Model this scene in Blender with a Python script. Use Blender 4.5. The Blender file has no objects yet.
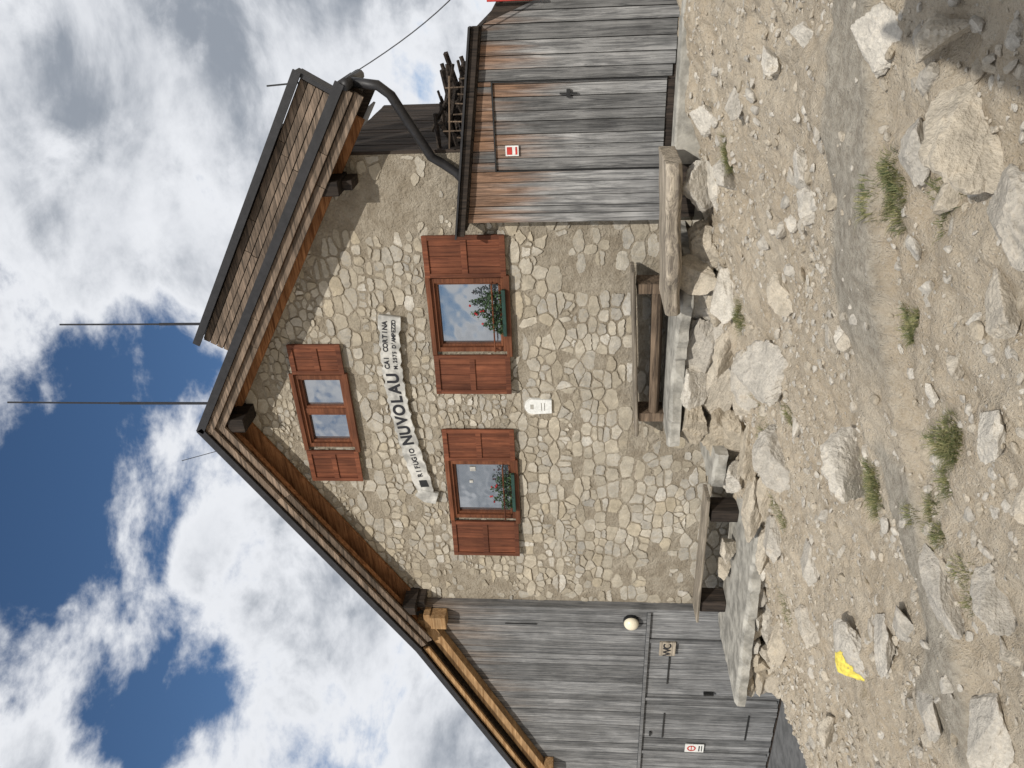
import bpy, math, random
import numpy as np
from mathutils import Vector, Matrix
random.seed(7); rng=np.random.RandomState(11)
scene=bpy.context.scene
scene.view_settings.view_transform='Standard'
try: scene.view_settings.look='None'
except Exception: pass
scene.view_settings.exposure=0

# ------------------------------------------------------------ node helpers
def new_mat(name):
    m=bpy.data.materials.new(name); m.use_nodes=True
    nt=m.node_tree; nt.nodes.clear()
    out=nt.nodes.new('ShaderNodeOutputMaterial'); b=nt.nodes.new('ShaderNodeBsdfPrincipled')
    nt.links.new(b.outputs[0],out.inputs[0])
    return m,nt,b
def N(nt,t,**kw):
    n=nt.nodes.new(t)
    for k,v in kw.items(): setattr(n,k,v)
    return n
def sv(nt,node,key,val):
    if hasattr(val,'is_output') : nt.links.new(val,node.inputs[key])
    else:
        try: node.inputs[key].default_value=val
        except Exception: node.inputs[key].default_value=(*val,1)
def mathn(nt,op,a,b=0.0,c=None,clamp=False):
    n=N(nt,'ShaderNodeMath',operation=op); n.use_clamp=clamp
    sv(nt,n,0,a); sv(nt,n,1,b)
    if c is not None: sv(nt,n,2,c)
    return n.outputs[0]
def mix(nt,f,a,b,mode='MIX'):
    n=N(nt,'ShaderNodeMix',data_type='RGBA',blend_type=mode)
    sv(nt,n,0,f)
    for k,v in ((6,a),(7,b)):
        if hasattr(v,'is_output'): nt.links.new(v,n.inputs[k])
        else: n.inputs[k].default_value=(v[0],v[1],v[2],1)
    return n.outputs[2]
def mapr(nt,v,a,b,c=0,d=1,smooth=True):
    n=N(nt,'ShaderNodeMapRange'); n.interpolation_type='SMOOTHSTEP' if smooth else 'LINEAR'
    sv(nt,n,0,v); sv(nt,n,1,a); sv(nt,n,2,b); sv(nt,n,3,c); sv(nt,n,4,d)
    return n.outputs[0]
def coords(nt,scale=(1,1,1)):
    tc=N(nt,'ShaderNodeTexCoord'); mp=N(nt,'ShaderNodeMapping'); nt.links.new(tc.outputs['Object'],mp.inputs[0])
    mp.inputs['Scale'].default_value=scale
    return mp.outputs[0]
def noise(nt,vec,scale,detail=4,rough=0.6,dist=0):
    n=N(nt,'ShaderNodeTexNoise'); nt.links.new(vec,n.inputs['Vector'])
    n.inputs['Scale'].default_value=scale; n.inputs['Detail'].default_value=detail
    n.inputs['Roughness'].default_value=rough; n.inputs['Distortion'].default_value=dist
    return n.outputs[0]
def vor(nt,vec,scale,feat='F1'):
    n=N(nt,'ShaderNodeTexVoronoi',feature=feat); nt.links.new(vec,n.inputs['Vector']); n.inputs['Scale'].default_value=scale
    return n
def bump(nt,b,h,dist=0.01,strength=1.0):
    n=N(nt,'ShaderNodeBump'); n.inputs['Strength'].default_value=strength; n.inputs['Distance'].default_value=dist
    nt.links.new(h,n.inputs['Height']); nt.links.new(n.outputs[0],b.inputs['Normal'])
def var(nt,ch=0):
    a=N(nt,'ShaderNodeAttribute',attribute_name='var'); s=N(nt,'ShaderNodeSeparateColor'); nt.links.new(a.outputs['Color'],s.inputs[0])
    return s.outputs[ch]
def grey(nt,g):
    cc=N(nt,'ShaderNodeCombineColor')
    for i in range(3): sv(nt,cc,i,g)
    return cc.outputs[0]

def wood(name,c1,c2,axis='z',fine=45,rough=0.85,brown=None,varamt=0.5,zrange=None,bamt=.85):
    m,nt,b=new_mat(name)
    sc={'z':(1,1,0.045),'x':(0.045,1,1),'y':(1,0.045,1)}[axis]
    v=coords(nt,sc); v1=var(nt,0); v2=var(nt,1)
    off=N(nt,'ShaderNodeVectorMath',operation='ADD'); nt.links.new(v,off.inputs[0])
    cx=N(nt,'ShaderNodeCombineXYZ')
    for i in range(3): sv(nt,cx,i,mathn(nt,'MULTIPLY',v2,7.3+i))
    nt.links.new(cx.outputs[0],off.inputs[1]); v=off.outputs[0]
    n1=noise(nt,v,fine,6,0.72,0.8); n3=noise(nt,coords(nt),2.2,4,0.6); n5=noise(nt,v,fine*.3,3,0.6)
    f=mapr(nt,n1,0.33,0.67)
    col=mix(nt,f,c1,c2)
    dk=mathn(nt,'ADD',mathn(nt,'MULTIPLY',v1,varamt),1-varamt*0.5)
    g=mathn(nt,'MULTIPLY',mathn(nt,'MULTIPLY',dk,mapr(nt,n3,0.3,0.7,0.76,1.15)),mapr(nt,n5,0.3,0.7,0.82,1.14))
    col=mix(nt,1.0,col,grey(nt,g),'MULTIPLY')
    if brown is not None:
        sx=N(nt,'ShaderNodeSeparateXYZ'); nt.links.new(coords(nt),sx.inputs[0])
        streak=noise(nt,v,9,3,0.6)
        k=mapr(nt,mathn(nt,'ADD',mathn(nt,'ADD',sx.outputs[2],mathn(nt,'MULTIPLY',mathn(nt,'SUBTRACT',streak,0.5),2.6)),mathn(nt,'MULTIPLY',mathn(nt,'SUBTRACT',v1,.5),.7)),zrange[0],zrange[1])
        col=mix(nt,mathn(nt,'MULTIPLY',k,bamt),col,mix(nt,f,[x*.4 for x in brown],[x*1.4 for x in brown]))
        col=mix(nt,mapr(nt,mathn(nt,'ADD',streak,mathn(nt,'MULTIPLY',n3,.5)),.88,1.0,0,.45),col,(.045,.042,.04))
    nt.links.new(col,b.inputs['Base Color']); b.inputs['Roughness'].default_value=rough
    b.inputs['Specular IOR Level'].default_value=0.25
    bump(nt,b,n1,0.008,0.9)
    return m
def plain(name,c,rough=0.6,metal=0,amt=0.25,scale=12,bd=0.002):
    m,nt,b=new_mat(name); v=coords(nt); n=noise(nt,v,scale,5,0.6)
    lo=[x*(1-amt) for x in c]; hi=[min(1,x*(1+amt)) for x in c]
    nt.links.new(mix(nt,mapr(nt,n,0.3,0.7),lo,hi),b.inputs['Base Color'])
    b.inputs['Roughness'].default_value=rough; b.inputs['Metallic'].default_value=metal
    bump(nt,b,noise(nt,v,scale*6,3,0.6),bd,0.7)
    return m
def stone_mat(name,cols,bs=1.0,brown=.3,dirt=.3,smear=0):
    m,nt,b=new_mat(name); v=coords(nt); v1=var(nt,0)
    cr=N(nt,'ShaderNodeValToRGB'); nt.links.new(v1,cr.inputs[0])
    e=cr.color_ramp.elements
    e[0].position=0; e[0].color=(*cols[0],1); e[1].position=1; e[1].color=(*cols[-1],1)
    for i in range(1,len(cols)-1):
        k=e.new(i/(len(cols)-1)); k.color=(*cols[i],1)
    n1=noise(nt,v,9,6,0.68,0.5); n2=noise(nt,v,55,5,0.72)
    g=mathn(nt,'MULTIPLY',mapr(nt,n1,0.28,0.72,0.76,1.16),mapr(nt,n2,0.3,0.7,0.84,1.12))
    if smear: g=mathn(nt,'MULTIPLY',g,mapr(nt,noise(nt,v,1.1,4,0.6),0.35,0.65,0.80,1.06))
    col=mix(nt,1.0,cr.outputs[0],grey(nt,g),'MULTIPLY')
    col=mix(nt,mapr(nt,n1,0.55,0.75,0,brown),col,(0.34,0.26,0.16))
    n4=noise(nt,v,5,5,0.72,1.0)
    col=mix(nt,mapr(nt,n4,0.58,0.72,0,dirt),col,(0.17,0.16,0.145))
    if smear: col=mix(nt,mapr(nt,mathn(nt,'ADD',mathn(nt,'MULTIPLY',n4,-.6),mathn(nt,'MULTIPLY',n2,.7)),0.04,0.13,0,smear),col,mix(nt,n2,(0.27,0.23,0.17),(0.43,0.38,0.30)))
    nt.links.new(col,b.inputs['Base Color']); b.inputs['Roughness'].default_value=0.92; b.inputs['Specular IOR Level'].default_value=0.2
    h=mathn(nt,'ADD',mathn(nt,'MULTIPLY',n1,0.65),mathn(nt,'MULTIPLY',n2,0.35))
    bump(nt,b,h,0.03*bs,1.0)
    return m

M={}
M['grey']=wood('weathered_grey_boards',(0.08,0.08,0.08),(0.275,0.27,0.262),'z',42,brown=(0.21,0.105,0.05),varamt=0.7,zrange=(1.9,2.9),bamt=.8)
M['greyb']=wood('weathered_grey_annex',(0.09,0.092,0.095),(0.245,0.243,0.24),'z',42,brown=(0.17,0.11,0.065),varamt=0.55,zrange=(2.4,4.3),bamt=.75)
M['old']=wood('old_brown_wood',(0.05,0.035,0.025),(0.20,0.145,0.10),'x',30,varamt=0.6)
M['seat']=wood('bench_wood',(0.13,0.11,0.09),(0.40,0.345,0.27),'x',30,varamt=0.4)
M['orange']=wood('larch_board',(0.12,0.048,0.018),(0.36,0.175,0.08),'x',30,varamt=0.7)
M['barge']=wood('barge_wood',(0.055,0.043,0.033),(0.23,0.17,0.125),'x',35,varamt=0.7)
M['light']=wood('light_larch',(0.22,0.12,0.05),(0.42,0.27,0.14),'x',30,varamt=0.3)
M['shutter']=wood('shutter_wood',(0.085,0.026,0.013),(0.19,0.066,0.032),'z',30,rough=0.7,varamt=0.5)
M['frame']=wood('window_frame_wood',(0.10,0.034,0.016),(0.18,0.068,0.032),'x',30,rough=0.65,varamt=0.3)
M['dark']=wood('dark_wood',(0.012,0.010,0.009),(0.06,0.045,0.035),'z',30,varamt=0.6)
M['metal']=plain('dark_sheet_metal',(0.022,0.021,0.022),0.5,0.2)
M['iron']=plain('iron',(0.03,0.03,0.03),0.5,0.5)
M['conc']=plain('concrete',(0.31,0.295,0.26),0.9,0,0.4,5,0.012)
M['shadeconc']=plain('shaded_concrete',(0.12,0.12,0.12),0.9,0,0.3,5,0.006)  # shade of the sunken WC floor put into the concrete colour
M['white']=plain('white_paint',(0.68,0.68,0.65),0.5,0,0.12,30)
M['black']=plain('black_paint',(0.012,0.012,0.015),0.5)
M['signw']=plain('sign_weathered_white',(0.42,0.41,0.38),0.75,0,0.38,7)
M['red']=plain('red_paint',(0.42,0.03,0.02),0.5)
M['green']=plain('planter_green',(0.012,0.045,0.035),0.4)
M['galv']=plain('galvanised',(0.25,0.26,0.28),0.45,0.6)
M['yellow']=plain('yellow_paint',(0.74,0.60,0.10),0.85,0,0.25,25,.01)
M['stone']=stone_mat('masonry_stone',[(0.34,0.295,0.225),(0.45,0.40,0.315),(0.40,0.375,0.33),(0.52,0.475,0.395),(0.46,0.395,0.29),(0.58,0.545,0.48)],.8,.25,.32,.8)
M['rock']=stone_mat('dolomite_rock',[(0.41,0.35,0.265),(0.53,0.47,0.38),(0.46,0.425,0.37),(0.62,0.575,0.50)],1.3,.35)
m,nt,b=new_mat('mortar'); v=coords(nt); n1=noise(nt,v,4,5,0.65); n2=noise(nt,v,38,5,0.75)
c=mix(nt,mapr(nt,n1,0.3,0.7),(0.27,0.225,0.165),(0.40,0.35,0.275)); c=mix(nt,mapr(nt,n2,0.45,0.72,0,0.6),c,(0.18,0.15,0.105))
nt.links.new(c,b.inputs['Base Color']); b.inputs['Roughness'].default_value=0.95; bump(nt,b,mathn(nt,'ADD',n2,mathn(nt,'MULTIPLY',noise(nt,v,11,4,0.6),2)),0.03,1.0); M['mortar']=m
m,nt,b=new_mat('window_glass'); b.inputs['Base Color'].default_value=(0.06,0.07,0.08,1); b.inputs['Roughness'].default_value=0.04
b.inputs['Specular IOR Level'].default_value=1.0; b.inputs['IOR'].default_value=2.6
v=coords(nt); bump(nt,b,noise(nt,v,2.5,2,0.5),0.012,0.5); M['glass']=m
m,nt,b=new_mat('lamp_globe'); b.inputs['Base Color'].default_value=(0.75,0.68,0.52,1); b.inputs['Roughness'].default_value=0.25; M['globe']=m
m,nt,b=new_mat('leaf'); nt.links.new(mix(nt,var(nt,0),(0.010,0.028,0.010),(0.045,0.09,0.03)),b.inputs['Base Color']); b.inputs['Roughness'].default_value=0.6; M['leaf']=m
m,nt,b=new_mat('grass_blade'); nt.links.new(mix(nt,var(nt,0),(0.04,0.07,0.015),(0.28,0.25,0.11)),b.inputs['Base Color']); b.inputs['Roughness'].default_value=0.7; M['grass']=m
m,nt,b=new_mat('petal'); nt.links.new(mix(nt,var(nt,0),(0.25,0.01,0.01),(0.45,0.03,0.03)),b.inputs['Base Color']); M['petal']=m
# ground
m,nt,b=new_mat('gravel_ground'); v=coords(nt)
n1=noise(nt,v,1.3,5,0.6); n2=noise(nt,v,14,7,0.74); n3=noise(nt,v,90,4,0.72)
c=mix(nt,mapr(nt,n1,0.3,0.7),(0.46,0.375,0.27),(0.56,0.48,0.37))
c=mix(nt,mapr(nt,n2,0.35,0.7,0,0.6),c,(0.61,0.545,0.445))
c=mix(nt,mapr(nt,n3,0.48,0.7,0,0.5),c,(0.30,0.235,0.16))
wv=N(nt,'ShaderNodeVectorMath',operation='ADD'); nz=N(nt,'ShaderNodeTexNoise'); nt.links.new(v,nz.inputs['Vector']); nz.inputs['Scale'].default_value=60
sc_v=N(nt,'ShaderNodeVectorMath',operation='SCALE'); nt.links.new(nz.outputs['Color'],sc_v.inputs[0]); sc_v.inputs['Scale'].default_value=.02
nt.links.new(v,wv.inputs[0]); nt.links.new(sc_v.outputs[0],wv.inputs[1])
vo=vor(nt,wv.outputs[0],75); sc=N(nt,'ShaderNodeSeparateColor'); nt.links.new(vo.outputs['Color'],sc.inputs[0])
peb=mathn(nt,'MULTIPLY',mapr(nt,vo.outputs['Distance'],0.05,0.55,1,0),mapr(nt,sc.outputs[0],.35,.6))
c=mix(nt,mathn(nt,'MULTIPLY',mapr(nt,peb,.2,.5),0.5),c,mix(nt,sc.outputs[1],(0.42,0.36,0.28),(0.66,0.61,0.53)))
gm=var(nt,0)
c=mix(nt,mathn(nt,'MULTIPLY',gm,0.85),c,mix(nt,mapr(nt,n2,.35,.65),(0.28,0.25,0.205),(0.47,0.43,0.36)))
nt.links.new(c,b.inputs['Base Color']); b.inputs['Roughness'].default_value=0.95; b.inputs['Specular IOR Level'].default_value=0.15
h=mathn(nt,'ADD',mathn(nt,'ADD',mathn(nt,'MULTIPLY',n2,1.5),mathn(nt,'MULTIPLY',n3,0.5)),mathn(nt,'MULTIPLY',peb,.22))
bump(nt,b,h,0.028,1.0); M['ground']=m

# ------------------------------------------------------------ mesh helpers
class MB:
    def __init__(s): s.v=[]; s.f=[]; s.c=[]; s.n=0
    def add(s,verts,faces,c=None):
        if c is None: c=(random.random(),random.random())
        o=s.n; s.v.extend([tuple(p) for p in verts]); s.f.extend([tuple(i+o for i in f) for f in faces])
        s.c.extend([c]*len(verts)); s.n+=len(verts)
    def hexa(s,p,c=None):
        s.add(p,[(0,3,2,1),(4,5,6,7),(0,1,5,4),(1,2,6,5),(2,3,7,6),(3,0,4,7)],c)
    def box(s,x0,x1,y0,y1,z0,z1,c=None):
        s.hexa([(x0,y0,z0),(x1,y0,z0),(x1,y1,z0),(x0,y1,z0),(x0,y0,z1),(x1,y0,z1),(x1,y1,z1),(x0,y1,z1)],c)
    def tube(s,pts,r,seg=10,c=None,cap=True):
        pts=[Vector(p) for p in pts]; vs=[]; fs=[]
        for i,p in enumerate(pts):
            d=(pts[min(i+1,len(pts)-1)]-pts[max(i-1,0)]).normalized()
            a=d.cross(Vector((0,0,1))) 
            if a.length<0.05: a=d.cross(Vector((0,1,0)))
            a.normalize(); bb=d.cross(a)
            for k in range(seg):
                t=2*math.pi*k/seg; vs.append(p+a*r*math.cos(t)+bb*r*math.sin(t))
        for i in range(len(pts)-1):
            for k in range(seg):
                fs.append((i*seg+k,i*seg+(k+1)%seg,(i+1)*seg+(k+1)%seg,(i+1)*seg+k))
        if cap: fs.append(tuple(range(seg))[::-1]); fs.append(tuple((len(pts)-1)*seg+k for k in range(seg)))
        s.add(vs,fs,c)
    def build(s,name,mat,parent=None,smooth=False,bevel=0):
        me=bpy.data.meshes.new(name); me.from_pydata(s.v,[],s.f); me.update()
        a=me.attributes.new('var','FLOAT_COLOR','POINT')
        arr=np.ones((len(s.v),4),dtype=np.float32); arr[:,:2]=np.array(s.c,dtype=np.float32).reshape(-1,2)
        a.data.foreach_set('color',arr.ravel())
        me.materials.append(mat)
        if smooth: me.polygons.foreach_set('use_smooth',[True]*len(me.polygons))
        ob=bpy.data.objects.new(name,me); scene.collection.objects.link(ob)
        if parent: ob.parent=parent
        if bevel:
            md=ob.modifiers.new('b','BEVEL'); md.width=bevel; md.segments=2; md.limit_method='ANGLE'
        return ob
def empty(name):
    e=bpy.data.objects.new(name,None); scene.collection.objects.link(e); return e

def h2(ix,iy,seed=0):
    n=(ix.astype(np.int64)*374761393+iy.astype(np.int64)*668265263+seed*1442695041)&0xffffffff
    n=((n^(n>>13))*1274126177)&0xffffffff
    return ((n^(n>>16))&0xffff)/65535.0
def vn(x,y,seed=0):
    ix=np.floor(x);iy=np.floor(y);fx=x-ix;fy=y-iy;fx=fx*fx*(3-2*fx);fy=fy*fy*(3-2*fy)
    a=h2(ix,iy,seed);b_=h2(ix+1,iy,seed);c_=h2(ix,iy+1,seed);d=h2(ix+1,iy+1,seed)
    return (a*(1-fx)+b_*fx)*(1-fy)+(c_*(1-fx)+d*fx)*fy-0.5
def vn3(P,s,seed):
    return (vn(P[:,0]*s+3.1,P[:,1]*s+P[:,2]*s*.37,seed)+vn(P[:,1]*s+7.7,P[:,2]*s+P[:,0]*s*.41,seed+1)+vn(P[:,2]*s+1.3,P[:,0]*s+P[:,1]*s*.33,seed+2))/1.6
def sstep(a,b,x): 
    t=np.clip((x-a)/(b-a),0,1); return t*t*(3-2*t)
bandx=np.array([-1.5,1.0,1.9,2.3,2.8,3.3,3.9,4.4,5.2,6.5]); bandy=np.array([-6.6,-6.0,-5.75,-5.3,-5.05,-4.9,-4.82,-4.7,-4.5,-4.3])
def band_y(x): return np.interp(x,bandx,bandy)+0.12*vn(x*3,x*0+2.3,5)+0.05*vn(x*9,x*0+2.3,6)
def bandm(x,y):
    d=y-band_y(x)
    return sstep(-.14,-.11,d)*sstep(.36,.30,d+.25*vn(x*3,y*3,9)+.1*vn(x*10,y*10,9))*sstep(-.22,-.12,vn(x*1.1,y*.2,21))
def terr(x,y):
    x=np.asarray(x,float);y=np.asarray(y,float)
    cx=np.clip(x,-14,7);cy=np.clip(y,-14,12)
    z=-.235+.2*cx+.09*np.minimum(cy,-0.2)
    z=z-0.47*sstep(-3.6,-4.5,x)*sstep(-3.2,-1.8,y)
    r=np.hypot(x,y+4)
    z=z-np.clip(r-14,0,None)*0.35*np.exp(-np.clip(r-14,0,None)/900)
    z=z+sstep(40,300,r)*25*vn(x/160,y/160,3)
    near=sstep(60,10,r); bm_=bandm(x,y); q=1-.75*bm_
    rib=np.abs(vn(x*1.7+.6*vn(x*3,y*3,40),y*1.7,41)); rib=sstep(.12,.0,rib)*sstep(-.05,.2,vn(x*.7,y*.7,44))
    z=z+near*(.13*vn(x*.8,y*.8,1)+.10*vn(x*2.3,y*2.3,2)+.04*rib+q*(.06*vn(x*6,y*6,3)+.040*vn(x*15,y*15,4)+.026*vn(x*33,y*33,6)))
    d=y-band_y(x)
    z=z+near*(0.085*sstep(-0.15,-0.11,d)*sstep(1.2,0.2,d))
    return z
def axis(lo,hi,step,far):
    f=np.arange(lo,hi+1e-6,step); out=[];d=step;p=hi
    while p<far: d*=1.22; p+=d; out.append(p)
    o2=[];d=step;p=lo
    while p>-far: d*=1.22; p-=d; o2.append(p)
    return np.array(o2[::-1]+list(f)+out)
xs=axis(-7.0,6.2,0.026,4000); ys=axis(-8.2,0.1,0.026,4000)
gx,gy=np.meshgrid(xs,ys); gz=terr(gx,gy)
nx,ny=len(xs),len(ys)
vv=np.stack([gx.ravel(),gy.ravel(),gz.ravel()],1)
idx=np.arange(nx*ny).reshape(ny,nx)
quads=np.stack([idx[:-1,:-1],idx[:-1,1:],idx[1:,1:],idx[1:,:-1]],-1).reshape(-1,4)
me=bpy.data.meshes.new('ground'); me.vertices.add(len(vv)); me.vertices.foreach_set('co',vv.ravel())
me.loops.add(quads.size); me.loops.foreach_set('vertex_index',quads.ravel())
me.polygons.add(len(quads)); me.polygons.foreach_set('loop_start',np.arange(0,quads.size,4)); 
me.polygons.foreach_set('use_smooth',[True]*len(quads))
me.update(calc_edges=True)
a=me.attributes.new('var','FLOAT_COLOR','POINT')
arr=np.ones((len(vv),4),dtype=np.float32); arr[:,0]=bandm(gx,gy).ravel(); a.data.foreach_set('color',arr.ravel())
me.materials.append(M['ground']); g=bpy.data.objects.new('ground',me); scene.collection.objects.link(g)

# ------------------------------------------------------------ rocks
import bmesh
def ico(sub):
    bm=bmesh.new(); bmesh.ops.create_icosphere(bm,subdivisions=sub,radius=1)
    V=np.array([v.co[:] for v in bm.verts]); F=np.array([[v.index for v in f.verts] for f in bm.faces]); bm.free(); return V,F
ICO={k:ico(k) for k in (2,3,4,5)}
def rock_template(sub,npl,seed,rough=.06,lo=.42):
    r=np.random.RandomState(seed); V,F=ICO[sub]
    pl=r.normal(size=(npl,3)); pl/=np.linalg.norm(pl,axis=1)[:,None]; dd=r.uniform(lo,.92,npl)
    Vn=V+ .12*np.stack([vn3(V,2.2,seed+i*9) for i in range(3)],1)
    dots=Vn@pl.T; rad=np.where(dots>0.05,dd/np.maximum(dots,.05),9).min(1); rad=np.minimum(rad,1.2)
    P=Vn*rad[:,None]
    n_=rough*(1.6*vn3(P,2.5,seed)+1.0*vn3(P,6,seed+3)+.6*vn3(P,13,seed+5))
    if sub>=5: n_=n_+rough*.35*vn3(P,28,seed+8)
    st=P@pl[0]*5+vn3(P,2,seed+6); n_=n_+rough*.5*(st-np.floor(st))
    return P*(1+n_)[:,None],F
T2=[rock_template(2,8,i,.05) for i in range(16)]; T3=[rock_template(3,10,50+i) for i in range(14)]; T4=[rock_template(5,13,90+i,.075,.38) for i in range(12)]
class RB:
    def __init__(s): s.V=[];s.F=[];s.C=[];s.n=0
    def add(s,T,pos,size,rot,c=None):
        P,F=T; R=np.array(rot); Q=(P*np.array(size))@R.T+np.array(pos)
        s.V.append(Q); s.F.append(F+s.n); s.n+=len(Q)
        cc=np.ones((len(Q),4),dtype=np.float32); cc[:,0]=random.random() if c is None else c; cc[:,1]=random.random(); s.C.append(cc)
    def build(s,name,mat,parent=None,smooth=False):
        V=np.concatenate(s.V);F=np.concatenate(s.F);C=np.concatenate(s.C)
        me=bpy.data.meshes.new(name); me.vertices.add(len(V)); me.vertices.foreach_set('co',V.ravel())
        me.loops.add(F.size); me.loops.foreach_set('vertex_index',F.ravel()); me.polygons.add(len(F)); me.polygons.foreach_set('loop_start',np.arange(0,F.size,3))
        me.polygons.foreach_set('use_smooth',[bool(smooth)]*len(F))
        me.update(calc_edges=True)
        a=me.attributes.new('var','FLOAT_COLOR','POINT'); a.data.foreach_set('color',C.ravel())
        me.materials.append(mat); ob=bpy.data.objects.new(name,me); scene.collection.objects.link(ob)
        if parent: ob.parent=parent
        return ob
def rz(a,tx=0,ty=0): 
    return np.array((Matrix.Rotation(a,3,'Z')@Matrix.Rotation(tx,3,'X')@Matrix.Rotation(ty,3,'Y')))
rb=RB()
n=24000
px=rng.uniform(-6,6,n); py=rng.uniform(-8,-.5,n)
dens=.6+1.2*vn(px*1.4,py*1.4,31)+.6*vn(px*4,py*4,32)-.8*bandm(px,py)
keep=rng.uniform(0,1,n)<np.clip(dens,0.10,1); px=px[keep];py=py[keep]; pz=terr(px,py)
for i in range(len(px)):
    if px[i]<-4.2 and py[i]>-1.8: continue
    s=0.007+0.025*random.random()**3.2
    if random.random()<.06: s*=1.8
    rb.add(random.choice(T2),(px[i],py[i],pz[i]+s*.15),(s*random.uniform(.8,1.6),s,s*random.uniform(.5,.85)),rz(random.uniform(0,6.3),random.uniform(-.5,.5)),c=random.random()**.8*.95)
for i in range(480):
    x=random.uniform(-6,5.8);y=random.uniform(-7.6,-.9)
    if x<-4.2 and y>-1.8: continue
    if random.random()>.45+1.3*float(vn(np.array(x*1.1),np.array(y*1.1),77)): continue
    s=.03+.06*random.random()**2.2
    z=float(terr(x,y)); rb.add(random.choice(T3),(x,y,z-s*.05),(s*random.uniform(.9,1.7),s,s*random.uniform(.5,.9)),rz(random.uniform(0,6.3),random.uniform(-.4,.4),random.uniform(-.4,.4)))
rb.build('gravel_stones',M['rock'])
B=[(4.41,-5.54,.22,.17,.17,.3),(4.19,-5.90,.17,.14,.12,.9),(4.24,-5.24,.16,.11,.10,.4),(2.02,-4.46,.28,.18,.20,.6),(1.66,-2.63,.36,.24,.22,1.2),
(.82,-2.73,.24,.18,.16,.2),(1.80,-1.25,.28,.22,.26,.5),(3.62,-4.1,.11,.09,.09,.1),(3.8,-3.9,.10,.11,.08,.8),(3.84,-5.85,.13,.10,.07,.2),(2.15,-5.62,.22,.13,.09,.3),
(1.76,-6.08,.26,.15,.1,.1),(2.5,-6.0,.14,.1,.08,.6),(1.0,-4.9,.2,.11,.08,.4),(1.5,-5.3,.18,.1,.09,1.5),(3.1,-1.65,.18,.16,.15,.6),(3.55,-1.35,.14,.13,.12,.2),
(2.6,-3.0,.15,.12,.09,.5),(0.1,-3.3,.19,.13,.1,.5),(-.9,-3.2,.22,.14,.12,.9),(2.9,-4.3,.12,.09,.07,.4),(4.3,-3.1,.12,.10,.08,.7),(4.55,-3.9,.11,.1,.08,.7),
(3.95,-2.4,.12,.1,.08,.1),(4.72,-5.3,.14,.12,.09,1.),(3.35,-5.95,.1,.09,.07,.2),(1.35,-5.75,.18,.12,.08,.5),(-1.8,-3.6,.18,.14,.12,.2),(4.62,-4.75,.17,.12,.1,.4),
(1.1,-1.75,.26,.18,.12,.1),(-.7,-2.1,.26,.18,.13,.9)]
for i,(x,y,sx,sy,sz,r) in enumerate(B):
    rb=RB(); z=float(terr(x,y)); rb.add(T4[i%12],(x,y,z+sz*.2),(sx*1.1,sy*1.1,sz*1.1),rz(r+.5,.1,.1),c=random.uniform(.3,1))
    rb.build('boulder',M['rock'])
Tf=T4[7]; P,F=Tf; FX,FY=.12,-4.40; FZ=float(max(terr(FX+dx_,FY+dy_) for dx_ in (-.08,0,.08) for dy_ in (-.08,0,.08)))+.02
Q=(P*np.array((.26,.22,.10)))@rz(.3,.25).T+np.array((FX,FY,FZ))
rb=RB(); rb.add(Tf,(FX,FY,FZ),(.26,.22,.10),rz(.3,.25),.8); rb.build('flat_rock',M['rock'])
mb=MB()
for f in F:
    c=Q[f].mean(0); nrm=np.cross(Q[f[1]]-Q[f[0]],Q[f[2]]-Q[f[0]])
    if nrm[2]>0:
        dx=(c[0]-FX);dy=(c[1]-FY+.04)*.9; rr=math.hypot(dx,dy); an=math.atan2(dy,dx)
        if rr<.105+.02*math.sin(an*3+1)+.014*math.sin(an*7): mb.add(Q[f]+np.array((0,-.002,.004)),[(0,1,2)],(.5,.5))
mb.build('yellow_trail_mark',M['yellow'])

def tuft(mb,x,y,n,rad,hgt):
    subs=[(x+random.gauss(0,rad*.7),y+random.gauss(0,rad*.5)) for _ in range(6)]
    for i in range(n):
        sx_,sy_=random.choice(subs)
        a=random.uniform(0,6.3); r=rad*.45*random.random()**.7; bx=sx_+r*math.cos(a)*1.5; by=sy_+r*math.sin(a); bz=float(terr(bx,by))-.01
        la=a+random.gauss(0,.7); L=hgt*random.uniform(.3,1.1); ln=L*random.uniform(.4,1.5); w=.0016
        p=Vector((bx,by,bz)); d=Vector((math.cos(la),math.sin(la),0)); s=Vector((-d.y,d.x,0))*w
        q=p+d*ln*.4+Vector((0,0,L*.7)); e=p+d*ln+Vector((0,0,L*.8))
        mb.add([p-s,p+s,q+s*.8,q-s*.8,e],[(0,1,2,3),(3,2,4)],(random.random(),0))
for (x,y,n,r,h) in [(3.99,-5.03,1300,.12,.065),(2.94,-5.55,1200,.12,.065),(2.10,-4.80,1300,.14,.075),(3.43,-5.22,600,.07,.05),(3.35,-1.85,1000,.15,.09),(2.45,-5.5,600,.1,.055),(1.75,-1.6,600,.14,.09),(.6,-2.0,500,.2,.07),(-.3,-2.2,500,.18,.07),(1.45,-2.95,400,.12,.05),(2.4,-5.85,500,.12,.05),(4.1,-5.4,400,.09,.05),(-1.3,-2.4,400,.2,.06)]:
    mb=MB(); tuft(mb,x,y,n,r,h); mb.build('grass_tuft',M['grass'])

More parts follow.
